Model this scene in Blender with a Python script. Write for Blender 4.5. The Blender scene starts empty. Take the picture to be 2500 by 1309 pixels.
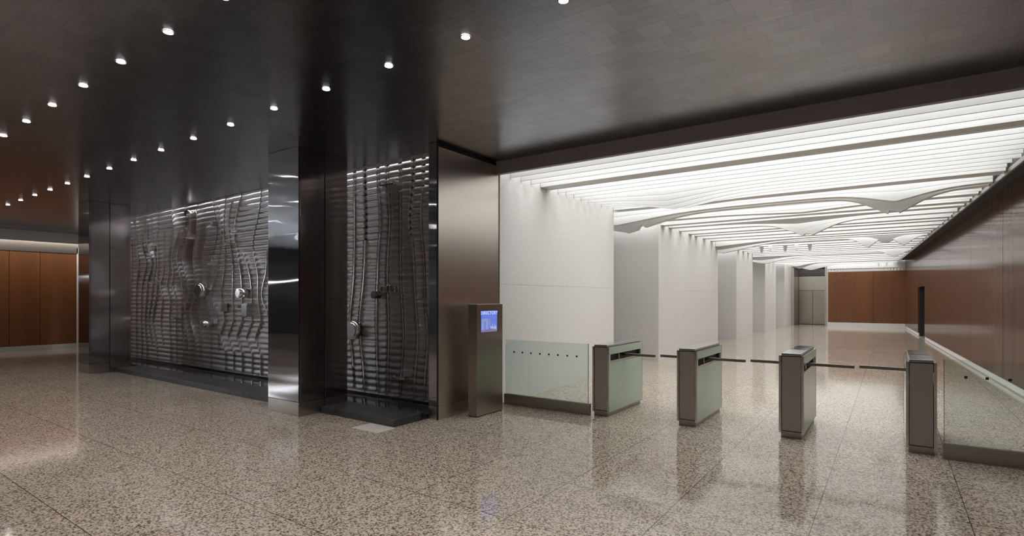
import bpy, bmesh, math, random
from mathutils import Vector, Matrix

# ------------------------------------------------------------------ camera, world, exposure, large lights
C = bpy.context.scene.collection
S = bpy.context.scene
R = math.radians
EYE = 1.65
YAW = math.atan2(926, 1316)
cam_d = bpy.data.cameras.new('camera')
cam = bpy.data.objects.new('camera', cam_d)
C.objects.link(cam)
cam.location = (0, 0, EYE)
cam.rotation_euler = (R(90), 0, YAW)
cam_d.sensor_width = 36
cam_d.lens = 36 * 1316 / 2500
cam_d.shift_y = 73.5 / 2500
cam_d.clip_start = 0.02
S.camera = cam
S.view_settings.view_transform = 'Standard'
S.view_settings.look = 'None'
S.view_settings.gamma = 1
S.view_settings.use_curve_mapping = False
S.view_settings.exposure = 0.0
world = bpy.data.worlds.new('world')
S.world = world
world.use_nodes = True
world.node_tree.nodes['Background'].inputs[0].default_value = (0.6, 0.65, 0.8, 1)
world.node_tree.nodes['Background'].inputs[1].default_value = 0.02

LUM = 2.95          # luminous ceiling over the corridor
SPOT = 28          # each downlight
SLOT = 20          # cove lamps above the ribbed walls, per metre
COVE = 8.0

def lamp_area(name, loc, sx, sy, power, color=(1, 1, 1), rot=(0, 0, 0), spread=180):
    d = bpy.data.lights.new(name, 'AREA')
    d.shape = 'RECTANGLE'; d.size = sx; d.size_y = sy
    d.energy = power; d.color = color; d.spread = R(spread)
    o = bpy.data.objects.new(name, d); C.objects.link(o)
    o.location = loc; o.rotation_euler = rot
    return o

# cove lamps in the slot above each ribbed wall and above the far wood wall
lamp_area('cove_lamp', (-12.5, 5.745, 4.65), 9.0, 0.06, SLOT * 9.0, (0.97, 0.96, 1.0), (R(9), 0, 0))
lamp_area('cove_lamp', (-6.58, 5.745, 4.65), 2.5, 0.06, SLOT * 2.5, (1.0, 0.93, 0.92), (R(9), 0, 0))
lamp_area('cove_lamp', (-21.0, 5.0, 3.70), 0.10, 7.0, COVE * 7, (1.0, 0.90, 0.80), (0, R(38), 0))

# ------------------------------------------------------------------ node helpers
def mat(name):
    m = bpy.data.materials.new(name); m.use_nodes = True
    nt = m.node_tree
    return m, nt, nt.nodes['Principled BSDF'], nt.nodes['Material Output']

def nd(nt, typ, **kw):
    n = nt.nodes.new(typ)
    for k, v in kw.items():
        if k.startswith('i_'):
            n.inputs[k[2:].replace('_', ' ')].default_value = v
        else:
            setattr(n, k, v)
    return n

def coords(nt, scale=(1, 1, 1), loc=(0, 0, 0), kind='Object'):
    tc = nd(nt, 'ShaderNodeTexCoord'); mp = nd(nt, 'ShaderNodeMapping')
    mp.inputs['Scale'].default_value = scale; mp.inputs['Location'].default_value = loc
    nt.links.new(tc.outputs[kind], mp.inputs['Vector'])
    return mp.outputs['Vector']

def ramp(nt, src, stops):
    r = nd(nt, 'ShaderNodeValToRGB')
    cr = r.color_ramp
    while len(cr.elements) < len(stops): cr.elements.new(0.5)
    for e, (p, c) in zip(cr.elements, stops):
        e.position = p; e.color = c if len(c) == 4 else (*c, 1)
    nt.links.new(src, r.inputs['Fac'])
    return r.outputs['Color']

def noise(nt, vec, scale, detail=2, rough=0.5):
    n = nd(nt, 'ShaderNodeTexNoise'); n.inputs['Scale'].default_value = scale
    n.inputs['Detail'].default_value = detail; n.inputs['Roughness'].default_value = rough
    nt.links.new(vec, n.inputs['Vector'])
    return n.outputs['Fac']

def mix(nt, fac, a, b, mode='MIX'):
    m = nd(nt, 'ShaderNodeMix', data_type='RGBA', blend_type=mode)
    for sock, v in ((m.inputs[0], fac), (m.inputs[6], a), (m.inputs[7], b)):
        if hasattr(v, 'is_output'): nt.links.new(v, sock)
        else: sock.default_value = v if not isinstance(v, tuple) or len(v) == 4 else (*v, 1)
    return m.outputs[2]

def bump(nt, bsdf, src, strength, dist):
    b = nd(nt, 'ShaderNodeBump'); b.inputs['Strength'].default_value = strength; b.inputs['Distance'].default_value = dist
    nt.links.new(src, b.inputs['Height']); nt.links.new(b.outputs['Normal'], bsdf.inputs['Normal'])

def plain(name, col, rough=0.5, metal=0.0, var=0.06, scale=14, spec=0.5):
    m, nt, b, o = mat(name)
    v = coords(nt)
    n = noise(nt, v, scale, 3)
    lo = tuple(c * (1 - var) for c in col); hi = tuple(min(1, c * (1 + var)) for c in col)
    nt.links.new(ramp(nt, n, [(0.3, lo), (0.7, hi)]), b.inputs['Base Color'])
    b.inputs['Roughness'].default_value = rough; b.inputs['Metallic'].default_value = metal
    b.inputs['Specular IOR Level'].default_value = spec
    return m

def steel(name, col, rough, aniso=0.0, wave=None, grain=(1, 1, 40)):
    m, nt, b, o = mat(name)
    v = coords(nt, grain)
    n = noise(nt, v, 6, 4, 0.6)
    lo = tuple(c * 0.97 for c in col); hi = tuple(min(1, c * 1.03) for c in col)
    nt.links.new(ramp(nt, n, [(0.3, lo), (0.7, hi)]), b.inputs['Base Color'])
    mr = nd(nt, 'ShaderNodeMapRange'); mr.inputs['To Min'].default_value = rough * 0.97; mr.inputs['To Max'].default_value = rough * 1.03
    nt.links.new(n, mr.inputs['Value']); nt.links.new(mr.outputs[0], b.inputs['Roughness'])
    b.inputs['Metallic'].default_value = 1
    if aniso:
        b.inputs['Anisotropic'].default_value = aniso
        t = nd(nt, 'ShaderNodeTangent', direction_type='RADIAL', axis='Z')
        nt.links.new(t.outputs[0], b.inputs['Tangent'])
    if wave:
        w = noise(nt, coords(nt, wave[0]), 1.0, 1, 0.3)
        bump(nt, b, w, 1.0, wave[1])
    return m

def emit(name, col, strength):
    m, nt, b, o = mat(name)
    b.inputs['Base Color'].default_value = (*col, 1)
    b.inputs['Emission Color'].default_value = (*col, 1)
    b.inputs['Emission Strength'].default_value = strength
    return m

# ------------------------------------------------------------------ materials
TILE = 0.945
def granite_floor():
    m, nt, b, o = mat('polished_granite_floor')
    v = coords(nt)
    n1 = noise(nt, v, 62, 3, 0.62)
    n2 = noise(nt, v, 150, 2, 0.6)
    n3 = noise(nt, v, 1.1, 2)
    base = ramp(nt, n1, [(0.40, (0.12, 0.098, 0.08)), (0.46, (0.40, 0.34, 0.275)), (0.53, (0.665, 0.575, 0.475)), (0.72, (0.785, 0.695, 0.585))])
    fine = ramp(nt, n2, [(0.34, (0.55, 0.52, 0.5)), (0.52, (1, 1, 1))])
    c = mix(nt, 0.75, base, fine, 'MULTIPLY')
    tint = ramp(nt, n3, [(0.3, (0.93, 0.94, 0.92)), (0.7, (1.0, 0.97, 0.96))])
    c = mix(nt, 1.0, c, tint, 'MULTIPLY')
    br = nd(nt, 'ShaderNodeTexBrick', offset=0.0, squash=1.0)
    br.inputs['Scale'].default_value = 1; br.inputs['Mortar Size'].default_value = 0.003
    br.inputs['Brick Width'].default_value = TILE; br.inputs['Row Height'].default_value = TILE
    br.inputs['Mortar Smooth'].default_value = 0.05
    br.inputs['Color1'].default_value = (0.94, 0.94, 0.94, 1); br.inputs['Color2'].default_value = (1.04, 1.03, 1.02, 1)
    br.inputs['Mortar'].default_value = (0.12, 0.11, 0.10, 1)
    nt.links.new(coords(nt, loc=(0.03 + 40 * TILE, -1.89 + 40 * TILE, 0)), br.inputs['Vector'])
    c = mix(nt, 1.0, c, br.outputs['Color'], 'MULTIPLY')
    nt.links.new(c, b.inputs['Base Color'])
    b.inputs['Roughness'].default_value = 0.085
    b.inputs['Specular IOR Level'].default_value = 0.55
    bump(nt, b, n3, 0.05, 0.01)
    return m

def pier_stone():
    m, nt, b, o = mat('speckled_pale_granite')
    v = coords(nt)
    n1 = noise(nt, v, 68, 3, 0.65); n2 = noise(nt, v, 150, 2, 0.6)
    c = ramp(nt, n1, [(0.34, (0.50, 0.49, 0.465)), (0.46, (0.72, 0.705, 0.675)), (0.62, (0.84, 0.825, 0.795))])
    f = ramp(nt, n2, [(0.34, (0.74, 0.72, 0.70)), (0.5, (1, 1, 1))])
    c = mix(nt, 0.8, c, f, 'MULTIPLY')
    nt.links.new(c, b.inputs['Base Color'])
    b.inputs['Roughness'].default_value = 0.45; b.inputs['Specular IOR Level'].default_value = 0.35
    return m

def wood(name, dark, light, rough, coat, spec=0.5):
    m, nt, b, o = mat(name)
    n = noise(nt, coords(nt, (9, 9, 0.35)), 5, 5, 0.6)
    n2 = noise(nt, coords(nt, (1, 1, 0.05)), 2.2, 2)
    c = ramp(nt, n, [(0.25, dark), (0.75, light)])
    c = mix(nt, 0.8, c, ramp(nt, n2, [(0.35, (0.8, 0.78, 0.76)), (0.65, (1.1, 1.08, 1.05))]), 'MULTIPLY')
    nt.links.new(c, b.inputs['Base Color'])
    b.inputs['Roughness'].default_value = rough
    b.inputs['Coat Weight'].default_value = coat
    b.inputs['Specular IOR Level'].default_value = spec
    b.inputs['Coat Roughness'].default_value = 0.12
    return m

def ceiling_metal():
    m, nt, b, o = mat('blackened_brushed_metal_ceiling')
    n = noise(nt, coords(nt, (1.2, 14, 1)), 3, 4, 0.6)
    br = nd(nt, 'ShaderNodeTexBrick', offset=0.5)
    br.inputs['Scale'].default_value = 1; br.inputs['Mortar Size'].default_value = 0.006
    br.inputs['Brick Width'].default_value = TILE / 4; br.inputs['Row Height'].default_value = TILE / 4
    br.inputs['Mortar Smooth'].default_value = 1.0
    br.inputs['Color1'].default_value = (0.9, 0.9, 0.9, 1); br.inputs['Color2'].default_value = (1.1, 1.1, 1.1, 1)
    br.inputs['Mortar'].default_value = (0.78, 0.78, 0.78, 1)
    nt.links.new(coords(nt, loc=(40 * TILE, 40 * TILE, 0)), br.inputs['Vector'])
    c = ramp(nt, n, [(0.3, (0.235, 0.243, 0.275)), (0.7, (0.295, 0.302, 0.335))])
    c = mix(nt, 0.8, c, br.outputs['Color'], 'MULTIPLY')
    nt.links.new(c, b.inputs['Base Color'])
    b.inputs['Metallic'].default_value = 1.0
    b.inputs['Roughness'].default_value = 0.25
    return m

def glass_sheet():
    m, nt, b, o = mat('clear_sheet_glass')
    nt.nodes.remove(b)
    tr = nd(nt, 'ShaderNodeBsdfTransparent'); gl = nd(nt, 'ShaderNodeBsdfGlossy'); fr = nd(nt, 'ShaderNodeFresnel')
    tr.inputs[0].default_value = (0.90, 0.945, 0.925, 1)
    gl.inputs['Roughness'].default_value = 0.01
    fr.inputs['IOR'].default_value = 1.5
    mx = nd(nt, 'ShaderNodeMixShader')
    nt.links.new(fr.outputs[0], mx.inputs[0]); nt.links.new(tr.outputs[0], mx.inputs[1]); nt.links.new(gl.outputs[0], mx.inputs[2])
    nt.links.new(mx.outputs[0], o.inputs['Surface'])
    return m

M = {}
M['floor'] = granite_floor()
M['stone'] = pier_stone()
M['ceil'] = ceiling_metal()
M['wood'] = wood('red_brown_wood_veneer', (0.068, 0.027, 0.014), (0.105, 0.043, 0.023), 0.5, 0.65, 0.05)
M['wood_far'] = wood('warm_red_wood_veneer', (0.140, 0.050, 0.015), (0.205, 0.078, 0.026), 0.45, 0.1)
M['column'] = steel('polished_dark_steel', (0.40, 0.39, 0.40), 0.075, 0.99, ((0.7, 0.7, 5.0), 0.0035))
M['column_side'] = steel('satin_dark_steel', (0.56, 0.51, 0.505), 0.12, 0.8, ((0.5, 0.5, 1.2), 0.0012))
M['clad'] = steel('brushed_stainless_cladding', (0.68, 0.63, 0.57), 0.30, 0.6, ((0.4, 0.4, 0.6), 0.003))
M['kiosk'] = steel('brushed_bronze_steel', (0.50, 0.46, 0.42), 0.27, 0.4)
M['rib'] = steel('ribbed_stainless_sheet', (0.50, 0.48, 0.485), 0.37, 0.0)
M['fin'] = steel('bright_sheet_edge', (0.78, 0.77, 0.77), 0.22)
M['polished'] = steel('polished_steel', (0.66, 0.64, 0.62), 0.12)
M['shoe'] = steel('brushed_steel_channel', (0.42, 0.39, 0.36), 0.28)
M['fascia'] = plain('dark_taupe_painted_metal', (0.27, 0.235, 0.23), 0.55, 0.0, 0.05, 3)
M['black'] = plain('matte_black', (0.012, 0.011, 0.012), 0.6)
M['slate'] = plain('black_slate_stone', (0.055, 0.055, 0.058), 0.38, 0.0, 0.35, 7)
M['louver'] = plain('white_painted_louver', (0.74, 0.74, 0.725), 0.5, 0.0, 0.015, 3)
M['white'] = plain('white_painted_trim', (0.78, 0.75, 0.72), 0.5, 0.0, 0.02, 3)
M['header'] = plain('pale_grey_metal_header', (0.50, 0.50, 0.49), 0.4, 0.0, 0.03, 3)
M['lum'] = emit('luminous_ceiling_panel', (0.97, 0.985, 1.0), LUM)
M['lamp'] = emit('lamp_lens', (1.0, 0.98, 0.96), 60)
M['glass'] = glass_sheet()
M['green'] = plain('pale_green_back_painted_glass', (0.46, 0.555, 0.455), 0.06, 0.0, 0.02, 2, 0.6)
M['taupe'] = plain('taupe_metal_panel', (0.46, 0.405, 0.375), 0.45, 0.0, 0.02, 2)
M['dark_glass'] = plain('dark_top_glass', (0.50, 0.51, 0.50), 0.09, 0.85, 0.03, 2, 0.9)
M['bar'] = steel('satin_steel_bar', (0.30, 0.27, 0.25), 0.3)
M['grille'] = plain('dark_grey_grille', (0.035, 0.04, 0.042), 0.5)
def perforated():
    m, nt, b, o = mat('perforated_dark_strip')
    br = nd(nt, 'ShaderNodeTexBrick', offset=0.5)
    br.inputs['Scale'].default_value = 1; br.inputs['Mortar Size'].default_value = 0.02
    br.inputs['Brick Width'].default_value = 0.075; br.inputs['Row Height'].default_value = 0.13
    br.inputs['Color1'].default_value = (0.006, 0.006, 0.006, 1); br.inputs['Color2'].default_value = (0.008, 0.008, 0.008, 1)
    br.inputs['Mortar'].default_value = (0.06, 0.056, 0.054, 1)
    nt.links.new(coords(nt), br.inputs['Vector']); nt.links.new(br.outputs['Color'], b.inputs['Base Color'])
    b.inputs['Roughness'].default_value = 0.5
    return m
M['perf'] = perforated()
M['water'] = plain('still_dark_water', (0.012, 0.013, 0.014), 0.03, 0.0, 0.02, 2, 1.0)
M['reader'] = plain('smoked_reader_glass', (0.03, 0.033, 0.036), 0.05, 0.0, 0.02, 2, 0.8)
M['plate'] = plain('pale_stone_plate', (0.72, 0.68, 0.65), 0.3, 0.0, 0.03, 6)
M['marker'] = plain('dark_grey_marker', (0.035, 0.035, 0.035), 0.6)
M['rear'] = plain('grey_stone', (0.24, 0.24, 0.25), 0.5, 0.0, 0.1, 2)

# ------------------------------------------------------------------ mesh helpers
def link(name, bm, m, parent=None, loc=(0, 0, 0), smooth=False):
    me = bpy.data.meshes.new(name); bm.normal_update(); bm.to_mesh(me); bm.free()
    for mm in (m if isinstance(m, (list, tuple)) else [m]): me.materials.append(mm)
    o = bpy.data.objects.new(name, me); C.objects.link(o)
    o.location = loc
    if parent is not None: o.parent = parent
    if smooth:
        for p in me.polygons: p.use_smooth = True
    return o

def add_box(bm, x0, x1, y0, y1, z0, z1, bev=0.0, mi=0):
    r = bmesh.ops.create_cube(bm, size=1)
    vs = r['verts']
    for v in vs:
        v.co = Vector(((x0 + x1) / 2 + v.co.x * (x1 - x0), (y0 + y1) / 2 + v.co.y * (y1 - y0), (z0 + z1) / 2 + v.co.z * (z1 - z0)))
    fs = {f for v in vs for f in v.link_faces}
    for f in fs: f.material_index = mi
    if bev > 0:
        es = list({e for v in vs for e in v.link_edges})
        bmesh.ops.bevel(bm, geom=es, offset=bev, segments=2, affect='EDGES', profile=0.5)

def box(name, b, m, parent=None, bev=0.0, base=True):
    """one box as one object; b in the parent's frame (or the world's)"""
    x0, x1, y0, y1, z0, z1 = b
    cx, cy, cz = (x0 + x1) / 2, (y0 + y1) / 2, z0
    bm = bmesh.new()
    add_box(bm, x0 - cx, x1 - cx, y0 - cy, y1 - cy, 0, z1 - z0, bev)
    return link(name, bm, m, parent, (cx, cy, cz))

def add_cyl(bm, c, r, h, axis='Z', seg=24, r2=None):
    mats = {'Z': Matrix.Identity(4), 'Y': Matrix.Rotation(R(90), 4, 'X'), 'X': Matrix.Rotation(R(90), 4, 'Y')}
    bmesh.ops.create_cone(bm, cap_ends=True, segments=seg, radius1=r, radius2=r if r2 is None else r2, depth=h,
                          matrix=Matrix.Translation(c) @ mats[axis])

def tag(o, label, cat, group=None, kind='thing'):
    o['label'] = label; o['category'] = cat; o['kind'] = kind
    if group: o['group'] = group
    return o

def struct(o):
    o['kind'] = 'structure'
    return o

def empty(name, loc, rz=0.0):
    o = bpy.data.objects.new(name, None); C.objects.link(o)
    o.location = loc; o.rotation_euler = (0, 0, rz); o.empty_display_size = 0.1
    return o

ORD = ['first', 'second', 'third', 'fourth', 'fifth', 'sixth', 'seventh', 'eighth', 'ninth', 'tenth', 'eleventh', 'twelfth',
       'thirteenth', 'fourteenth', 'fifteenth', 'sixteenth', 'seventeenth', 'eighteenth', 'nineteenth', 'twentieth',
       'twenty-first', 'twenty-second', 'twenty-third', 'twenty-fourth', 'twenty-fifth', 'twenty-sixth', 'twenty-seventh', 'twenty-eighth']

# ------------------------------------------------------------------ room shell
CEIL = 3.765
def wall_x(y): return 1.80 - 0.0487 * (y - 12.2)

struct(box('floor', (-24, 8, -9, 42, -0.2, 0), M['floor']))
bm = bmesh.new()
add_box(bm, -23.4, 7, -8.5, 5.72, CEIL, CEIL + 0.06)
add_box(bm, -5.18, 7, 5.72, 6.70, CEIL, CEIL + 0.06)
add_box(bm, -23.4, -17.15, 5.72, 9.3, CEIL, CEIL + 0.06)
struct(link('ceiling', bm, M['ceil']))
# black housing of the light slot above the ribbed walls
bm = bmesh.new()
add_box(bm, -17.15, -5.19, 5.62, 6.05, 4.76, 4.80)
add_box(bm, -17.22, -17.15, 5.62, 6.05, CEIL + 0.06, 4.80); add_box(bm, -5.185, -5.12, 5.62, 6.05, CEIL + 0.06, 4.80)
add_box(bm, -17.15, -5.19, 5.62, 5.68, CEIL + 0.06, 4.76)
struct(link('trim_1', bm, M['black']))
# fascia at the mouth of the corridor
struct(box('trim_2', (-5.013, 3.2, 6.70, 6.78, 3.57, CEIL + 0.10), M['fascia']))
struct(box('trim_6', (-5.0, 2.05, 6.782, 6.79, 3.575, 4.3), M['louver']))
# right wall of the near hall, rear wall
struct(box('wall_near', (7.0, 7.2, -8.5, 7.2, 0, 4.3), M['rear']))
struct(box('wall_rear', (-23.4, 7.2, -8.7, -8.5, 0, 4.3), M['rear']))
struct(box('wall_far_left', (-23.4, -17.1, 9.1, 9.3, 0, 4.3), M['rear']))
# core behind the steel columns and the piers
bm = bmesh.new()
add_box(bm, -17.2, -5.35, 6.10, 6.70, 0, 4.3)
add_box(bm, -9.2, -9.0, 6.70, 40, 0, 4.3)
struct(link('wall_core', bm, M['rear']))

# long wood wall on the right: panels, baseboard, dark doorway
ang = math.atan2(-0.0487, 1)           # direction of the wall along +Y
def wall_piece(bm, ya, yb, z0, z1, t0=0.0, t1=0.15):
    pts = []
    for y in (ya, yb):
        for t in (t0, t1):
            pts.append((wall_x(y) + t, y))
    a, b, c, d = pts
    lo = [bm.verts.new((p[0], p[1], z0)) for p in (a, b, d, c)]
    hi = [bm.verts.new((p[0], p[1], z1)) for p in (a, b, d, c)]
    bm.faces.new(lo[::-1]); bm.faces.new(hi)
    for i in range(4):
        j = (i + 1) % 4
        bm.faces.new((lo[i], lo[j], hi[j], hi[i]))

wr = struct(empty('wall_right', (0, 0, 0)))
bm = bmesh.new(); wall_piece(bm, 6.8, 27.0, 0, 4.3, 0.05, 0.35); wall_piece(bm, 29.55, 36.6, 0, 4.3, 0.05, 0.35); wall_piece(bm, 27.0, 29.55, 2.13, 4.3, 0.05, 0.35)
wall_piece(bm, 26.9, 29.65, 0, 2.2, 0.75, 0.8)
link('backing', bm, M['black'], wr)
seams = [6.8, 10.1, 13.68, 17.0, 20.32, 23.6, 26.98, 29.56, 32.9, 36.55]
for ya, yb in zip(seams[:-1], seams[1:]):
    bm = bmesh.new()
    z0 = 2.13 if abs(ya - 26.98) < 0.01 else 0.13
    wall_piece(bm, ya + 0.010, yb - 0.010, z0, 3.74, 0, 0.05)
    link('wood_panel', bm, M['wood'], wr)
bm = bmesh.new(); wall_piece(bm, 27.0, 27.05, 0, 2.13, 0.05, 0.76); wall_piece(bm, 29.5, 29.55, 0, 2.13, 0.05, 0.76); link('door_jamb', bm, M['black'], wr)
bm = bmesh.new(); wall_piece(bm, 6.8, 26.98, 0, 0.118, 0.012, 0.06); wall_piece(bm, 29.56, 36.5, 0, 0.118, 0.012, 0.06)
struct(link('baseboard_right', bm, M['white']))
bm = bmesh.new(); wall_piece(bm, 6.8, 36.4, 0.0, 0.006, -0.03, 0.012)
struct(link('shadow_gap_strip', bm, M['fascia']))  # dark strip painted in for the shadow gap along the baseboard

# dark ventilation trough running along the top of the wood wall
tr = tag(empty('ventilation_trough', (wall_x(20), 20, 3.55)), 'long black ventilation trough along the top of the right wood wall', 'vent')
bm = bmesh.new()
wall_piece(bm, 6.85, 36.4, 0.18, 0.20, -0.40, -0.005); wall_piece(bm, 6.85, 36.4, 0.02, 0.34, -0.40, -0.37)
bmesh.ops.translate(bm, verts=bm.verts, vec=(-wall_x(20), -20, 0)); link('channel', bm, M['black'], tr)
bm = bmesh.new()
wall_piece(bm, 7.0, 36.2, 0.165, 0.18, -0.34, -0.18)
bmesh.ops.translate(bm, verts=bm.verts, vec=(-wall_x(20), -20, 0)); link('perforated_strip', bm, M['perf'], tr)
bm = bmesh.new(); wall_piece(bm, 6.85, 36.4, -0.015, 0.05, -0.425, -0.40)
bmesh.ops.translate(bm, verts=bm.verts, vec=(-wall_x(20), -20, 0)); link('edge_strip', bm, M['shoe'], tr)

# wall at the end of the corridor
wb = struct(empty('wall_back', (0, 36.5, 0)))
box('backing', (-3.05, 0.8, 0.036, 0.25, 0, 4.3), M['black'], wb)
for a, b in ((-3.04, -0.835), (-0.823, 0.64)):
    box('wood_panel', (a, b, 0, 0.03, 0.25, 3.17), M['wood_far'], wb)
box('end_trim', (-3.07, -3.04, -0.01, 0.25, 0, 3.5), M['white'], wb)
bm = bmesh.new()
x = -2.98
while x < 0.6:
    add_box(bm, x, x + 0.07, 0.0, 0.03, 3.18, 3.34); x += 0.15
link('light_slats', bm, M['louver'], wb)
box('slat_backing', (-3.03, 0.65, 0.031, 0.034, 3.17, 3.36), M['white'], wb)
box('backing_cap', (-3.04, 0.66, 0.0, 0.029, 3.345, 3.35), M['white'], wb)
box('header', (-3.04, 0.66, -0.03, 0.03, 3.35, 4.2), M['louver'], wb)
struct(box('baseboard_back', (-3.04, 0.62, 36.485, 36.53, 0, 0.24), M['white']))

# steel doorway at the far end
d = struct(empty('door_1', (-4.0, 38.6, 0)))
box('surround', (-1.4, 1.05, 0.08, 0.3, 0, 4.3), M['black'], d)
for a, b in ((-0.81, -0.05), (-0.035, 0.78)):
    box('door_leaf', (a, b, 0.0, 0.06, 0.02, 2.12), M['kiosk'], d, 0.004)
box('transom_panel', (-0.81, 0.80, -0.01, 0.07, 2.14, 2.99), M['clad'], d, 0.004)
g = box('transom_grille', (-0.82, 0.80, 0.0, 0.06, 3.02, 3.48), M['grille'], d)
bm = bmesh.new()
for z in (3.09, 3.17, 3.25, 3.33, 3.41): add_box(bm, -0.8, 0.79, -0.02, 0.0, z, z + 0.02)
box('sill_strip', (-0.80, 0.80, -0.03, 0.0, 2.985, 3.015), M['polished'], d)
link('slat', bm, M['bar'], d)
box('jamb', (-1.18, -0.83, -2.0, 0.07, 0, 3.5), M['clad'], d)
box('jamb', (0.80, 0.93, -2.0, 0.07, 0, 3.5), M['clad'], d)

# far-left wood wall
wl = struct(empty('wall_left', (-22.0, 0, 0)))
box('backing', (-0.5, -0.04, -8.4, 9.1, 0, 4.3), M['black'], wl)
box('street_wall', (-0.04, 0, -8.4, 1.48, 0, 4.3), M['rear'], wl)
ys = [1.5, 3.1, 4.62, 5.35, 6.28]
for a, b in zip(ys[:-1], ys[1:]):
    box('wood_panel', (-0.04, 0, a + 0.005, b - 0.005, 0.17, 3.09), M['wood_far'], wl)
box('header', (-0.06, 0.03, 1.5, 6.32, 3.10, 3.44), M['shoe'], wl, 0.01)
box('end_trim', (-0.2, 0.03, 6.28, 6.42, 0, 3.3), M['white'], wl)
box('side_panel', (-0.05, -0.01, 6.42, 9.1, 0, 3.7), M['header'], wl)
struct(box('baseboard_left', (-22.02, -21.985, 1.5, 6.28, 0, 0.165), M['header']))

# bright transom line over the street doors behind the camera: seen in the photo as the line mirrored in the steel columns
rt = tag(empty('transom_light', (-21.96, -3.4, 2.30)), 'long linear lamp over the street doors, mirrored in the steel columns', 'lamp')
box('housing', (0.0, 0.06, -4.9, 4.7, -0.03, 0.13), M['header'], rt)
box('lens', (0.0605, 0.08, -4.9, 4.7, 0.015, 0.085), emit('transom_lens', (0.9, 0.95, 1.0), 30), rt)

# ------------------------------------------------------------------ granite piers
piers = [(6.775, 11.0), (13.80, 19.72), (22.50, 25.55), (28.40, 31.4), (34.20, 37.3)]
words = ['nearest and widest pale granite pier, behind the left glass barrier',
         'second pale granite pier from the front, behind the first turnstile',
         'third pale granite pier from the front along the corridor',
         'fourth pale granite pier from the front along the corridor',
         'farthest pale granite pier, beside the steel doors at corridor end']
for (a, b), w in zip(piers, words):
    p = tag(empty('granite_pier', (-5.0, a, 0)), w, 'pier', 'granite piers along the corridor')
    L = b - a
    n = max(1, round(L / 2.1))
    H = [0, 1.87, 3.74, 4.28]
    bm = bmesh.new(); add_box(bm, -1.80, -0.02, 0.02, L - 0.02, 0, 4.28); link('core', bm, M['stone'], p)
    for k in range(3):
        bm = bmesh.new()
        for i in range(n):
            add_box(bm, -0.02, 0, i * L / n, (i + 1) * L / n - 0.0015, H[k] + 0.001, H[k + 1] - 0.0015)
        add_box(bm, -1.80, -0.0205, 0, 0.02, H[k] + 0.001, H[k + 1] - 0.0015)
        add_box(bm, -1.80, -0.0205, L - 0.02, L, H[k] + 0.001, H[k + 1] - 0.0015)
        link('stone_facing', bm, M['stone'], p)

# ------------------------------------------------------------------ steel columns and the clad wall end
def column(x0, x1, y0, y1, seam, label):
    c = tag(empty('steel_column', ((x0 + x1) / 2, (y0 + y1) / 2, 0)), label, 'column', 'steel clad columns')
    w, dd = (x1 - x0) / 2, (y1 - y0) / 2
    s = seam - (y0 + y1) / 2
    H = CEIL - 0.002
    box('core', (-w + 0.03, w - 0.03, -dd + 0.03, dd - 0.03, 0, H), M['black'], c)
    box('front_panel', (-w, w - 0.001, -dd, -dd + 0.029, 0.203, H), M['column'], c, 0.002)
    box('side_panel', (w - 0.029, w, -dd + 0.0295, s - 0.006, 0.203, H), M['column_side'], c, 0.002)
    box('side_panel', (w - 0.029, w, s + 0.006, dd, 0.203, H), M['column_side'], c, 0.002)
    box('side_panel', (-w, -w + 0.029, -dd + 0.0295, dd, 0.203, H), M['column_side'], c, 0.002)
    bm = bmesh.new()
    add_box(bm, -w, w, -dd, s - 0.006, 0, 0.198, 0.002); add_box(bm, -w, w, s + 0.006, dd, 0, 0.198, 0.002)
    link('plinth', bm, M['kiosk'], c)
column(-7.478, -6.724, 4.41, 5.23, 4.835, 'steel clad column between the two ribbed walls, nearer the camera')
column(-14.87, -14.227, 4.28, 5.06, 4.66, 'steel clad column at the far left end of the ribbed wall')

p = tag(empty('steel_wall_end', (-5.10, 6.07, 0)), 'wide brushed stainless wall end behind the directory kiosk', 'wall panel')
box('core', (-0.06, 0.06, -0.67, 0.67, 0, CEIL - 0.003), M['black'], p)
box('front_panel', (-0.08, 0.068, -0.69, -0.66, 0.182, CEIL - 0.003), M['column'], p, 0.002)
box('side_panel', (0.060, 0.087, -0.676, 0.69, 0.182, CEIL - 0.06), M['clad'], p, 0.002)
box('plinth', (-0.08, 0.087, -0.69, 0.69, 0, 0.178), M['clad'], p, 0.002)
box('side_panel', (-0.081, -0.062, -0.659, -0.24, 0.182, CEIL - 0.003), M['column_side'], p, 0.002)
box('corner_trim', (0.070, 0.090, -0.692, -0.677, 0, CEIL - 0.003), M['black'], p)
box('edge_trim', (0.0, 0.087, 0.69, 0.702, 0, 3.56), M['polished'], p)

# ------------------------------------------------------------------ ribbed steel walls with wavy sheet edges
LEAN = 0.0
def wall_pt(x, z, off):
    k = math.sqrt(1 + LEAN * LEAN)
    return Vector((x, 5.89 + LEAN * (z - 0.09) - off / k, z + off * LEAN / k))

def rib(z, amp=0.020, pitch=0.105):
    t = (z / pitch) % 1.0
    return amp * (1 - (2 * t - 1) ** 2) - amp * 0.5

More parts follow.
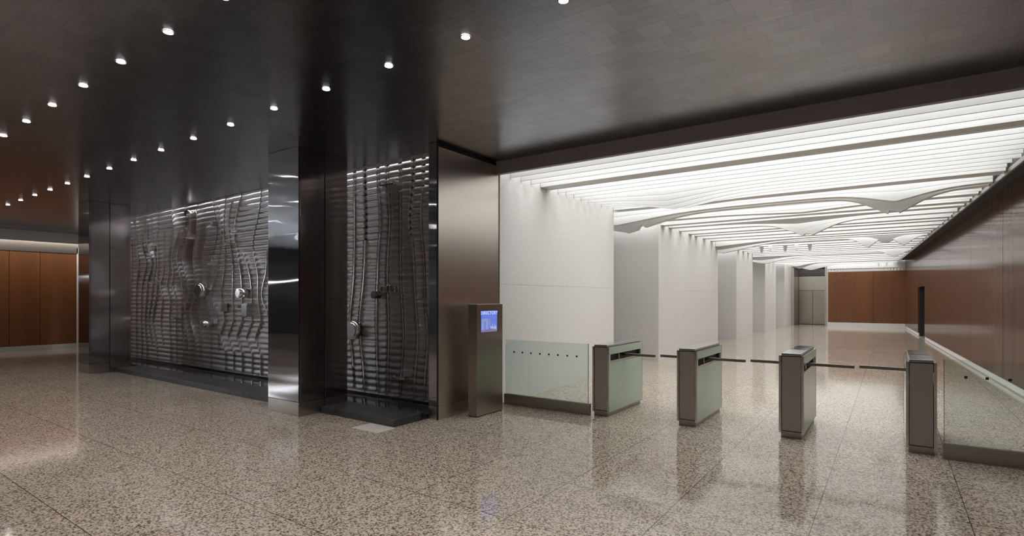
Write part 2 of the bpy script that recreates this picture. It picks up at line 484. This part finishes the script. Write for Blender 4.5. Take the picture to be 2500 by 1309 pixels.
def ribbed_wall(name, xa, xb, n, gap, label, seed, bends, chevrons):
    rnd = random.Random(seed)
    root = tag(empty(name, ((xa + xb) / 2, 5.85, 0)), label, 'ribbed wall')
    O = Vector(root.location)
    top = 4.70
    z_s = [0.08 + i * (top - 0.08) / 270 for i in range(271)]
    # backing sheet with the same ribs
    bm = bmesh.new()
    rows = []
    for z in z_s:
        rows.append([bm.verts.new(wall_pt(x, z, rib(z, 0.026) - 0.036) - O) for x in (xa, xb)])
    for a, b in zip(rows[:-1], rows[1:]): bm.faces.new((a[0], a[1], b[1], b[0]))
    link('back_sheet', bm, M['rib'], root, smooth=True)
    w = (xb - xa) / n
    base = [xa + i * w for i in range(n + 1)]
    jit = [0] + [rnd.uniform(-0.12, 0.12) * w for _ in range(n - 1)] + [0]
    def edge(i, z):
        x = base[i] + jit[i]
        if i in (0, n): return x
        for (bx, bz, amp, sx, sz) in bends:
            x += amp * math.exp(-((base[i] - bx) / sx) ** 2) * math.exp(-((z - bz) / sz) ** 2)
        for (cx, cz, amp, sx, hz) in chevrons:
            e = 1 if abs(base[i] - cx) < sx else 0
            x += e * amp * max(0.0, 1 - abs(z - cz) / hz)
        return x
    for i in range(n):
        lift = 0.004 if i % 2 else 0.012
        bm = bmesh.new(); prev = None
        for z in z_s:
            if z < 0.10: continue
            l, r = edge(i, z) + gap / 2, edge(i + 1, z) - gap / 2
            if r - l < 0.03:
                mid = (l + r) / 2; l, r = mid - 0.015, mid + 0.015
            rb = rib(z)
            cur = [bm.verts.new(wall_pt(x, z, o_) - O) for x, o_ in ((l, lift - 0.034), (l, lift + rb), (l, lift + rb), (r, lift + rb), (r, lift + rb), (r, lift - 0.034))]
            if prev:
                for k in (0, 2, 4):
                    f = bm.faces.new((prev[k], prev[k + 1], cur[k + 1], cur[k]))
                    f.smooth = k == 2
                    f.material_index = 0 if k == 2 else 1
            prev = cur
        me = link('ribbed_strip', bm, [M['rib'], M['fin']], root)
    # thin upright fins that follow the strip edges
    for i in range(1, n):
        bm = bmesh.new(); prev = None
        zz = [0.11 + k * 0.03 for k in range(int(3.6 / 0.03))]
        z_hi = rnd.choice([3.7, 3.7, 3.3, 2.6]); z_lo = rnd.choice([0.1, 0.1, 0.1, 0.5])
        for z in zz:
            if z < z_lo or z > z_hi: continue
            x = edge(i, z) + gap * 0.3
            cur = [bm.verts.new(wall_pt(x + dx, z, o_) - O) for dx, o_ in ((-0.006, 0.0), (-0.006, 0.046), (0.006, 0.046), (0.006, 0.0))]
            if prev:
                for k in range(3): bm.faces.new((prev[k], prev[k + 1], cur[k + 1], cur[k]))
            prev = cur
        link('fin', bm, M['fin'], root)
    return root, O

left_bends = [(-15.6, 2.5, 0.30, 0.6, 0.35), (-14.9, 1.1, -0.26, 0.6, 0.5), (-13.4, 2.6, -0.34, 0.7, 0.5), (-12.9, 1.25, -0.32, 0.5, 0.40),
              (-12.2, 3.1, 0.26, 0.5, 0.5), (-11.9, 1.75, -0.3, 0.5, 0.38), (-11.0, 3.2, -0.22, 0.7, 0.5), (-10.4, 2.7, -0.34, 0.55, 0.5),
              (-9.3, 2.95, 0.25, 0.6, 0.6), (-9.7, 1.7, -0.3, 0.5, 0.4), (-9.3, 1.2, 0.22, 0.6, 0.45), (-13.9, 3.3, 0.2, 0.5, 0.4)]
left_chev = [(-10.9, 0.85, -0.22, 0.95, 0.33), (-9.2, 0.5, -0.2, 0.5, 0.22), (-14.2, 1.95, -0.2, 0.5, 0.35)]
wl_root, wl_O = ribbed_wall('ribbed_wall', -17.1, -7.92, 28, 0.014,
    'wide dark ribbed steel wall with wavy vertical seams between the two columns', 5, left_bends, left_chev)
right_bends = [(-7.2, 1.2, -0.14, 0.35, 0.6), (-6.7, 2.9, 0.07, 0.4, 0.5), (-6.3, 1.1, 0.06, 0.4, 0.6), (-5.9, 2.9, -0.09, 0.3, 0.5), (-5.8, 1.0, 0.07, 0.3, 0.5)]
wr_root, wr_O = ribbed_wall('ribbed_wall', -7.90, -5.19, 10, 0.095,
    'narrow ribbed steel wall with dark vertical gaps beside the wall end', 9, right_bends, [])

# small spouts, trays and stubs standing out from the ribbed walls
def spout(root, O, x, z, kind, s=1.0):
    bm = bmesh.new()
    p = wall_pt(x, z, 0.03) - O
    if kind == 'tray':
        add_box(bm, -0.13 * s, 0.13 * s, -0.13, 0.02, -0.012, 0.012, 0.004)
        add_box(bm, -0.13 * s, -0.115 * s, -0.13, 0.0, 0.012, 0.035); add_box(bm, 0.115 * s, 0.13 * s, -0.13, 0.0, 0.012, 0.035)
    elif kind == 'stub':
        add_cyl(bm, Vector((0, -0.07, 0)), 0.085 * s, 0.22, 'Y', 28)
        add_cyl(bm, Vector((0, -0.181, 0)), 0.07 * s, 0.01, 'Y', 28)
    elif kind == 'disc':
        add_cyl(bm, Vector((0, -0.05, 0)), 0.155 * s, 0.10, 'Y', 36); add_cyl(bm, Vector((0, -0.105, 0)), 0.14 * s, 0.02, 'Y', 36, 0.12 * s)
    elif kind == 'ring':
        bmesh.ops.create_circle(bm, cap_ends=False, segments=28, radius=0.075 * s, matrix=Matrix.Rotation(R(90), 4, 'X'))
        g = bmesh.ops.extrude_edge_only(bm, edges=bm.edges[:])
        for v in [v for v in g['geom'] if isinstance(v, bmesh.types.BMVert)]: v.co.y -= 0.12
        bmesh.ops.solidify(bm, geom=bm.faces[:], thickness=0.012)
    elif kind == 'cup':
        add_box(bm, -0.075 * s, 0.075 * s, -0.12, 0.01, -0.10 * s, 0.10 * s, 0.012)
    o = link('spout', bm, M['fin'], root, p)
    for f in o.data.polygons: f.use_smooth = len(f.vertices) == 4 and kind in ('stub', 'disc', 'ring')
    o.rotation_euler = (math.atan(LEAN) * -1, 0, 0)
for x, z, k, s in [(-16.22, 3.18, 'tray', 0.60), (-15.54, 3.08, 'tray', 0.90), (-15.04, 2.89, 'cup', 0.70), (-13.16, 3.01, 'tray', 0.70), (-10.97, 3.01, 'tray', 0.90), (-11.26, 2.76, 'tray', 0.80), (-12.03, 2.37, 'tray', 0.40), (-14.95, 2.01, 'tray', 0.70), (-12.96, 3.56, 'stub', 0.80), (-10.73, 1.75, 'stub', 1.10), (-12.53, 1.80, 'disc', 1.10), (-11.56, 1.45, 'cup', 0.90), (-10.61, 1.41, 'cup', 1.40), (-11.91, 3.25, 'ring', 0.70), (-13.75, 1.16, 'tray', 0.80), (-12.18, 1.08, 'stub', 0.80), (-10.87, 1.46, 'tray', 0.40)]:
    spout(wl_root, wl_O, x, z, k, s)
for x, z, k, s in [(-6.42, 3.42, 'tray', 1.20), (-6.40, 1.80, 'cup', 0.55), (-6.54, 1.79, 'cup', 0.50), (-6.74, 1.70, 'ring', 0.80), (-7.30, 1.12, 'disc', 0.95), (-5.69, 1.63, 'tray', 0.70), (-6.17, 0.42, 'tray', 1.00)]:
    spout(wr_root, wr_O, x, z, k, s)

# dark stone ledges in front of the ribbed walls
tag(box('stone_ledge', (-14.22, -7.485, 4.76, 5.225, 0, 0.095), M['slate'], None, 0.006), 'long low black stone ledge under the wide ribbed wall', 'ledge', 'stone ledges')
tag(box('stone_ledge', (-6.715, -5.19, 4.76, 5.225, 0, 0.095), M['slate'], None, 0.006), 'short low black stone ledge under the narrow ribbed wall', 'ledge', 'stone ledges')
for nm, xa, xb, lab in (('wide', -17.05, -7.94, 'long dark water trough at the foot of the wide ribbed wall'),
                        ('narrow', -7.88, -5.20, 'short dark water trough at the foot of the narrow ribbed wall')):
    t = tag(empty('water_trough', ((xa + xb) / 2, 5.52, 0)), lab, 'water trough', 'water troughs')
    w = (xb - xa) / 2
    bm = bmesh.new()
    add_box(bm, -w, w, -0.285, 0.27, 0, 0.03); add_box(bm, -w, w, -0.285, -0.27, 0.03, 0.09); add_box(bm, -w, w, 0.255, 0.27, 0.03, 0.06)
    link('basin', bm, M['slate'], t)
    box('water', (-w + 0.002, w - 0.002, -0.269, 0.254, 0.031, 0.055), M['water'], t)
tag(box('floor_plate', (-5.61, -5.125, 4.43, 4.735, 0.0, 0.004), M['plate'], None, 0.001), 'pale rectangular floor plate at the corner of the short ledge', 'floor plate')

# ------------------------------------------------------------------ downlights
def make_downlight():
    root = empty('downlight', (0, 0, CEIL))
    bm = bmesh.new()
    bmesh.ops.create_circle(bm, cap_ends=False, segments=32, radius=0.045)
    g = bmesh.ops.extrude_edge_only(bm, edges=bm.edges[:])
    for v in [v for v in g['geom'] if isinstance(v, bmesh.types.BMVert)]: v.co.x *= 0.8; v.co.y *= 0.8; v.co.z -= 0.004
    bmesh.ops.solidify(bm, geom=bm.faces[:], thickness=0.004)
    for v in bm.verts: v.co.z -= 0.001
    link('trim_ring', bm, M['bar'], root, smooth=True)
    bm = bmesh.new(); add_cyl(bm, Vector((0, 0, -0.004)), 0.033, 0.006, 'Z', 32)
    link('lens', bm, M['lamp'], root)
    return root
spot_d = bpy.data.lights.new('downlight_beam', 'SPOT')
spot_d.energy = SPOT; spot_d.spot_size = R(110); spot_d.spot_blend = 0.8; spot_d.shadow_soft_size = 0.03; spot_d.color = (1.0, 0.955, 0.93)
dl = make_downlight()
first_dl = [True]
def downlight(x, y, label, group):
    if first_dl[0]:
        o = dl; first_dl[0] = False
    else:
        o = dl.copy(); C.objects.link(o)
        for ch in dl.children:
            if ch.type == 'LIGHT': continue
            c2 = ch.copy(); C.objects.link(c2); c2.parent = o
    o.location = (x, y, CEIL)
    tag(o, label, 'downlight', group)
    b = bpy.data.objects.new('beam', spot_d); C.objects.link(b)
    b.location = (x, y, CEIL - 0.02)
rowB = [-1.903, -2.818, -3.738, -4.671, -5.628, -6.585, -7.556, -8.524, -9.472, -10.427, -11.432, -12.417, -13.407, -14.366, -15.358, -16.345]
for i, x in enumerate(rowB):
    downlight(x, 3.34 + 0.07 * min(1, i / 6), 'lit round ceiling downlight, %s from the right in the long row nearer the columns' % ORD[i], 'downlights in the long row')
for x in (-0.97, -0.02, 0.93, 1.88, 2.83, 3.78):
    downlight(x, 3.34, 'lit round ceiling downlight continuing the long row beyond the photo', 'downlights outside the photo')
rowA = [-3.828, -4.697, -5.636, -6.57, -7.511, -8.457]
for i, x in enumerate(rowA):
    downlight(x, 1.93, 'lit round ceiling downlight, %s from the right in the short row at upper left' % ORD[i], 'downlights in the short row')
for x in (-9.45, -10.42, -11.4, -13.4, -15.4, -17.3, -2.88, -1.93, -0.98, 0.0, 0.95, 1.9, 2.85):
    downlight(x, 1.93, 'lit round ceiling downlight in the short row beyond the photo', 'downlights outside the photo')
for y in (0.54, -0.85, -2.24, -4.5):  # unseen rows, added to light the foreground floor
    for x in (-17.0, -14, -11, -8.4, -6.5, -4.6, -2.8, -0.9, 1.0, 2.9, 4.8):
        downlight(x, y, 'unseen round ceiling downlight behind the camera, added to light the near floor', 'downlights outside the photo')

# ------------------------------------------------------------------ luminous louver ceiling
lc = tag(empty('luminous_panel', (-2.4, 21.6, 4.25)), 'white luminous ceiling glowing above the white louver blades', 'ceiling light')
bm = bmesh.new()
q = [(-4.98, 6.80), (wall_x(6.80) - 0.02, 6.80), (wall_x(36.4) - 0.02, 36.4), (-4.98, 36.4)]
lo = [bm.verts.new((x + 2.4, y - 21.6, 0.0)) for x, y in q]; hi = [bm.verts.new((x + 2.4, y - 21.6, 0.02)) for x, y in q]
bm.faces.new(lo[::-1]); bm.faces.new(hi)
for a in range(4):
    b = (a + 1) % 4
    bm.faces.new((lo[a], lo[b], hi[b], hi[a]))
link('lens', bm, M['lum'], lc)
for a, b in ((11.05, 13.75), (19.77, 22.45), (25.60, 28.35), (31.45, 34.15)):
    box('added_recess_glow', (-4.4, -2.62, a - 21.6, b - 21.6, 0.0, 0.02), M['lum'], lc)  # glowing sheets added to brighten the pier faces in the recesses
bm = bmesh.new(); add_box(bm, -8.8, 2.2, 6.79, 36.6, 4.32, 4.36); struct(link('trim_4', bm, M['white']))

PITCH = 0.30; Y0 = 7.06; ZB = 3.58
THICK = {3, 13, 17, 20, 23, 25, 28, 31, 33, 36, 39, 41, 43, 46, 49, 52, 55, 58, 61, 64, 67, 70, 74, 78, 83, 88}
DIPS = {8: [(-3.3, 0.07, 1.0)], 9: [(-3.4, 0.13, 0.9)], 10: [(-3.5, 0.18, 0.8)], 11: [(-3.45, 0.20, 0.75)], 12: [(-3.3, 0.15, 0.7)], 13: [(-3.2, 0.04, 0.7)],
        15: [(-5.3, 0.06, 1.2), (0.1, 0.06, 0.6)], 16: [(-5.3, 0.2, 1.2), (0.06, 0.19, 0.55)], 17: [(-5.2, 0.36, 1.0), (0.04, 0.40, 0.48)], 18: [(0.0, 0.05, 0.5)],
        19: [(-1.6, 0.07, 1.2)], 20: [(-1.6, 0.08, 1.1)],
        26: [(-1.9, 0.10, 0.9)], 27: [(-1.85, 0.22, 0.7)], 28: [(-1.74, 0.38, 0.55)], 29: [(-1.7, 0.14, 0.5)],
        41: [(-4.9, 0.14, 1.3)], 42: [(-4.9, 0.24, 1.3)], 43: [(-4.9, 0.33, 1.2)], 44: [(-0.15, 0.2, 0.28)],
        45: [(-0.62, 0.33, 0.27), (0.32, 0.30, 0.27)], 46: [(-0.15, 0.16, 0.3)],
        63: [(0.1, 0.16, 0.35)], 64: [(0.1, 0.30, 0.35)], 68: [(-5.0, 0.16, 1.0)], 69: [(-4.9, 0.30, 1.0)],
        88: [(-4.3, 0.18, 0.6)], 89: [(-4.2, 0.30, 0.5)], 94: [(-3.9, 0.22, 0.9)], 95: [(-3.8, 0.3, 0.9)]}
NOTCH = {17: [0.04, -4.85], 28: [-1.74]}
PEGS = {48: [-3.6, -2.75], 50: [-4.0, -3.2, -2.4], 92: [-0.55, -0.2, 0.15]}
RECESS = [(11.02, 13.78), (19.74, 22.48), (25.57, 28.38), (31.42, 34.18)]

def zprofile(i, x):
    dz = 0
    for (cx, a, w) in DIPS.get(i, []):
        u = abs(x - cx) / w
        dz = max(dz, a * (math.exp(-u * u * 0.9) * 0.55 + math.exp(-u * 1.35) * 0.45))
    z = ZB - dz
    for nx in NOTCH.get(i, []):
        u = abs(x - nx) / 0.085
        if u < 1: z += 0.075 * math.sqrt(1 - u * u)
    return z

def prism(bm, xs, zs, ztop, ya, yb):
    fr = [[bm.verts.new((x, y, z)) for x, z in zip(xs, zs)] for y in (ya, yb)]
    tp = [[bm.verts.new((x, y, ztop)) for x in xs] for y in (ya, yb)]
    n = len(xs)
    for k in range(n - 1):
        bm.faces.new((fr[0][k], fr[0][k + 1], tp[0][k + 1], tp[0][k]))
        bm.faces.new((fr[1][k + 1], fr[1][k], tp[1][k], tp[1][k + 1]))
        bm.faces.new((fr[0][k + 1], fr[0][k], fr[1][k], fr[1][k + 1]))
        bm.faces.new((tp[0][k], tp[0][k + 1], tp[1][k + 1], tp[1][k]))
    bm.faces.new((fr[0][0], tp[0][0], tp[1][0], fr[1][0])); bm.faces.new((fr[0][-1], fr[1][-1], tp[1][-1], tp[0][-1]))

def in_bay(y):
    for a, b in RECESS:
        if a < y - 0.02 and y + 0.28 < b: return True
    return False
cnt = {}
for i in range(97):
    y = Y0 + PITCH * i
    th = 0.25 if i in THICK else 0.026
    xl = -6.9 if in_bay(y) else -4.992
    xr = wall_x(y + 0.2) - 0.435
    wavy = i in DIPS
    if wavy:
        m_ = 160
        xs = [xl + (xr - xl) * k / m_ for k in range(m_ + 1)]
        for nx in NOTCH.get(i, []):
            xs += [nx + 0.085 * math.cos(math.pi * k / 12) for k in range(13)]
        xs = sorted(set(round(v, 4) for v in xs if xl <= v <= xr))
    else:
        xs = [xl, xr]
    # even where thick, a thick blade that dips keeps its full depth
    if wavy and i in (16, 17, 28, 43, 45, 64, 69, 89): th = 0.20
    bm = bmesh.new()
    O = Vector((xl, y, ZB))
    prism(bm, [x - O.x for x in xs], [zprofile(i, x) - O.z for x in xs], 0.20, 0, th)
    pegs = PEGS.get(i, [])
    o = link('louver_blade', bm, M['louver'], None, O)
    for px in pegs:
        b2 = bmesh.new()
        bmesh.ops.create_cone(b2, cap_ends=True, segments=4, radius1=0.05, radius2=0.10, depth=0.24, matrix=Matrix.Translation((px - O.x, 0.005, -0.11)) @ Matrix.Diagonal((1, 0.12, 1, 1)) @ Matrix.Rotation(R(45), 4, 'Z'))
        link('peg', b2, M['louver'], o)
    shape = 'thick ' if th > 0.1 else 'thin '
    if wavy:
        shape = ('thick ' if th > 0.1 else 'thin ') + 'wavy '
    if i < 28:
        lab = '%swhite louver blade, %s back from the dark fascia' % (shape, ORD[i])
    else:
        zone = 'second pier' if y < 19.7 else 'recess past the second pier' if y < 22.5 else 'third pier' if y < 25.6 else \
               'recess past the third pier' if y < 28.4 else 'fourth pier' if y < 31.4 else 'recess past the fourth pier' if y < 34.2 else 'farthest pier'
        key = shape + zone
        cnt[key] = cnt.get(key, 0) + 1
        k = cnt[key]
        lab = '%swhite louver blade by the %s, %s such there' % (shape, zone, ORD[k - 1])
    tag(o, lab, 'louver', 'white ceiling louver blades')

# ------------------------------------------------------------------ turnstiles
def turnstile(x0, x1, y0, L, arms, label):
    W = (x1 - x0) / 2
    t = tag(empty('turnstile', ((x0 + x1) / 2, y0, 0)), label, 'turnstile', 'turnstiles across the corridor mouth')
    P = 0.022                                             # side glass thickness
    zs0, zs1 = 0.735, 0.862                               # slot
    box('plinth', (-W + 0.02, W - 0.02, 0.012, L - 0.03, 0, 0.075), M['shoe'], t, 0.002)
    bm = bmesh.new()
    add_box(bm, -W + P + 0.001, W - P - 0.001, 0.012, L - 0.012, 0.0755, zs0 - 0.003)
    add_box(bm, -W + P + 0.001, W - P - 0.001, 0.012, L - 0.012, zs1 + 0.003, 0.968)
    add_box(bm, -W + P + 0.03, W - P - 0.03, 0.012, L - 0.012, zs0 - 0.003, zs1 + 0.003)
    link('body', bm, M['black'], t)
    box('front_panel', (-W + P + 0.006, W - P - 0.006, 0.003, 0.012, 0.085, 0.96), M['taupe'], t, 0.002)
    box('rear_panel', (-W + P + 0.006, W - P - 0.006, L - 0.012, L - 0.003, 0.085, 0.96), M['taupe'], t, 0.002)
    bm = bmesh.new(); add_box(bm, -W + P + 0.004, W - P - 0.004, -0.004, L + 0.002, 0.970, 0.998, 0.004)
    top = link('top', bm, M['dark_glass'], t)
    if x1 > -1.5:
        box('reader_window', (-W + P + 0.012, W - P - 0.012, L * 0.5, L - 0.03, 0.998, 1.000), M['reader'], t)
    for s in (-1, 1):
        bm = bmesh.new()
        xa, xb = (W - P, W) if s > 0 else (-W, -W + P)
        add_box(bm, xa, xb, 0.005, L - 0.005, 0.060, zs0, 0.0015)
        add_box(bm, xa, xb, 0.005, L - 0.005, zs1, 0.966, 0.0015)
        add_box(bm, xa, xb, 0.005, 0.05, zs0, zs1); add_box(bm, xa, xb, L - 0.05, L - 0.005, zs0, zs1)
        link('side_panel', bm, M['green'], t)
        xo = (xa - 0.001, xb + 0.002) if s > 0 else (xa - 0.002, xb + 0.001)
        bm = bmesh.new()
        add_box(bm, *xo, -0.006, 0.005, 0.058, 0.968); add_box(bm, *xo, L - 0.005, L + 0.003, 0.058, 0.968)
        add_box(bm, *xo, 0.0, L, 0.966, 0.970); add_box(bm, *xo, 0.0, L, 0.055, 0.060)
        link('edge_trim', bm, M['polished'], t)
        box('slot_sill', (min(s * (W - 0.010), s * (W - 0.052)), max(s * (W - 0.010), s * (W - 0.052)), 0.051, L - 0.051, zs0 - 0.002, zs0 + 0.040), M['polished'], t, 0.002)
        bm = bmesh.new(); add_cyl(bm, Vector((s * (W - 0.028), 0.40, zs0 + 0.083)), 0.011, 0.084, 'Z', 14)
        link('hinge_post', bm, M['polished'], t, smooth=False)
        if s in arms:
            a = arms[s]
            bm = bmesh.new()
            x_in, x_out = s * (W - 0.05), s * (W + a)
            add_box(bm, min(x_in, x_out), max(x_in, x_out), 0.555, 0.585, 0.806, 0.842, 0.003)
            arm = link('arm', bm, M['bar'], t)
            bm = bmesh.new(); xe = s * (W + a)
            add_box(bm, min(xe, xe + s * 0.006), max(xe, xe + s * 0.006), 0.556, 0.584, 0.807, 0.841, 0.002)
            link('end_cap', bm, M['polished'], arm)
    return t
turnstile(-3.448, -3.200, 6.88, 1.215, {1: 0.45}, 'turnstile nearest the left glass barrier, with an arm only on its right')
turnstile(-2.282, -2.027, 6.98, 1.227, {-1: 0.42, 1: 0.46}, 'second turnstile from the left, with arms on both sides')
turnstile(-1.092, -0.833, 7.07, 1.250, {-1: 0.425, 1: 0.47}, 'third turnstile from the left, with arms on both sides')
turnstile(0.130, 0.388, 7.15, 1.250, {-1: 0.44}, 'rightmost turnstile, beside the right glass barrier, arm only on its left')

# ------------------------------------------------------------------ glass barriers
def barrier(x0, x1, y, zt, marks, zm, label):
    b = tag(empty('glass_barrier', ((x0 + x1) / 2, y, 0)), label, 'glass barrier', 'low glass barriers')
    w = (x1 - x0) / 2
    bm = bmesh.new()
    add_box(bm, -w, w, -0.035, -0.009, 0, 0.158, 0.002); add_box(bm, -w, w, 0.009, 0.035, 0, 0.158, 0.002); add_box(bm, -w + 0.002, w - 0.002, -0.010, 0.010, 0, 0.06)
    link('base_channel', bm, M['shoe'], b)
    box('glass_pane', (-w + 0.012, w - 0.03, -0.006, 0.006, 0.06, zt), M['glass'], b)
    bm = bmesh.new()
    add_box(bm, w - 0.0295, w - 0.026, -0.006, 0.006, 0.06, zt) if x1 < 0 else add_box(bm, -w + 0.008, -w + 0.0115, -0.006, 0.006, 0.06, zt)
    link('pane_edge', bm, M['grille'], b)
    cx = (x0 + x1) / 2
    for mx in marks:
        box('marker_square', (mx - cx - 0.013, mx - cx + 0.013, -0.0085, -0.0065, zm - 0.013, zm + 0.013), M['marker'], b)
barrier(-4.95, -3.475, 6.85, 1.003, [-4.775, -4.622, -4.465, -4.304, -4.147, -3.993, -3.836, -3.682], 0.815, 'low clear glass barrier with eight dark squares, left of the turnstiles')
barrier(0.435, 2.02, 7.11, 1.020, [0.617, 0.780, 0.949, 1.12, 1.29, 1.46, 1.63], 0.849, 'low clear glass barrier at the right edge, meeting the wood wall')

# ------------------------------------------------------------------ directory kiosk
k = tag(empty('directory_kiosk', (-4.752, 6.10, 0)), 'narrow steel kiosk with a blue directory screen, in front of the wall end', 'kiosk')
box('body', (-0.079, 0.079, -0.30, 0.30, 0.012, 1.565), M['kiosk'], k, 0.003)
box('foot', (-0.07, 0.07, -0.29, 0.29, 0, 0.012), M['black'], k)
box('screen_bezel', (0.0785, 0.0800, -0.216, 0.180, 1.165, 1.478), M['black'], k)
scr = box('screen', (0.0800, 0.0810, -0.210, 0.165, 1.170, 1.472), emit('screen_sky_blue', (0.10, 0.16, 0.55), 0.95), k)
def screen_poly(name, pts, col, off):
    bm = bmesh.new()
    a = [bm.verts.new((0, y, z)) for y, z in pts]; b = [bm.verts.new((0.0006, y, z)) for y, z in pts]
    bm.faces.new(b); bm.faces.new(a[::-1]); n = len(pts)
    for i in range(n): bm.faces.new((a[i], a[(i + 1) % n], b[(i + 1) % n], b[i]))
    bmesh.ops.recalc_face_normals(bm, faces=bm.faces)
    return link(name, bm, emit('screen_' + name, col, 0.9), scr, (off, 0, 0))
# local frame of the screen: y -0.1875..0.1875, z 0..0.302
screen_poly('tower_image', [(-0.18, 0.02), (-0.115, 0.02), (-0.115, 0.14), (-0.10, 0.16), (-0.085, 0.14), (-0.085, 0.02), (-0.02, 0.02), (-0.02, 0.19), (-0.18, 0.19)], (0.22, 0.25, 0.52), 0.0005)
screen_poly('tower_image', [(0.0, 0.06), (0.03, 0.06), (0.02, 0.17), (-0.01, 0.19)], (0.20, 0.22, 0.50), 0.0011)
screen_poly('skyline_image', [(0.03, 0.03), (0.17, 0.03), (0.17, 0.075), (0.14, 0.075), (0.14, 0.10), (0.12, 0.10), (0.12, 0.07), (0.09, 0.07), (0.09, 0.12), (0.075, 0.12), (0.075, 0.08), (0.03, 0.08)], (0.28, 0.38, 0.60), 0.0011)
screen_poly('ground_image', [(-0.18, 0.004), (0.18, 0.004), (0.18, 0.03), (0.05, 0.045), (-0.18, 0.03)], (0.20, 0.13, 0.26), 0.0017)
cu = bpy.data.curves.new('heading', 'FONT'); cu.body = 'DIRECTORY'; cu.size = 0.066; cu.align_x = 'CENTER'; cu.extrude = 0.0003
cu.space_character = 1.12
ho = bpy.data.objects.new('heading', cu); C.objects.link(ho)
cu.materials.append(emit('screen_heading', (0.62, 0.68, 0.9), 1.0))
me = bpy.data.meshes.new_from_object(ho)
bpy.data.objects.remove(ho)
ho = bpy.data.objects.new('heading', me); C.objects.link(ho)
ho.parent = scr; ho.location = (0.0022, 0.0, 0.248); ho.rotation_euler = (R(90), 0, R(90));
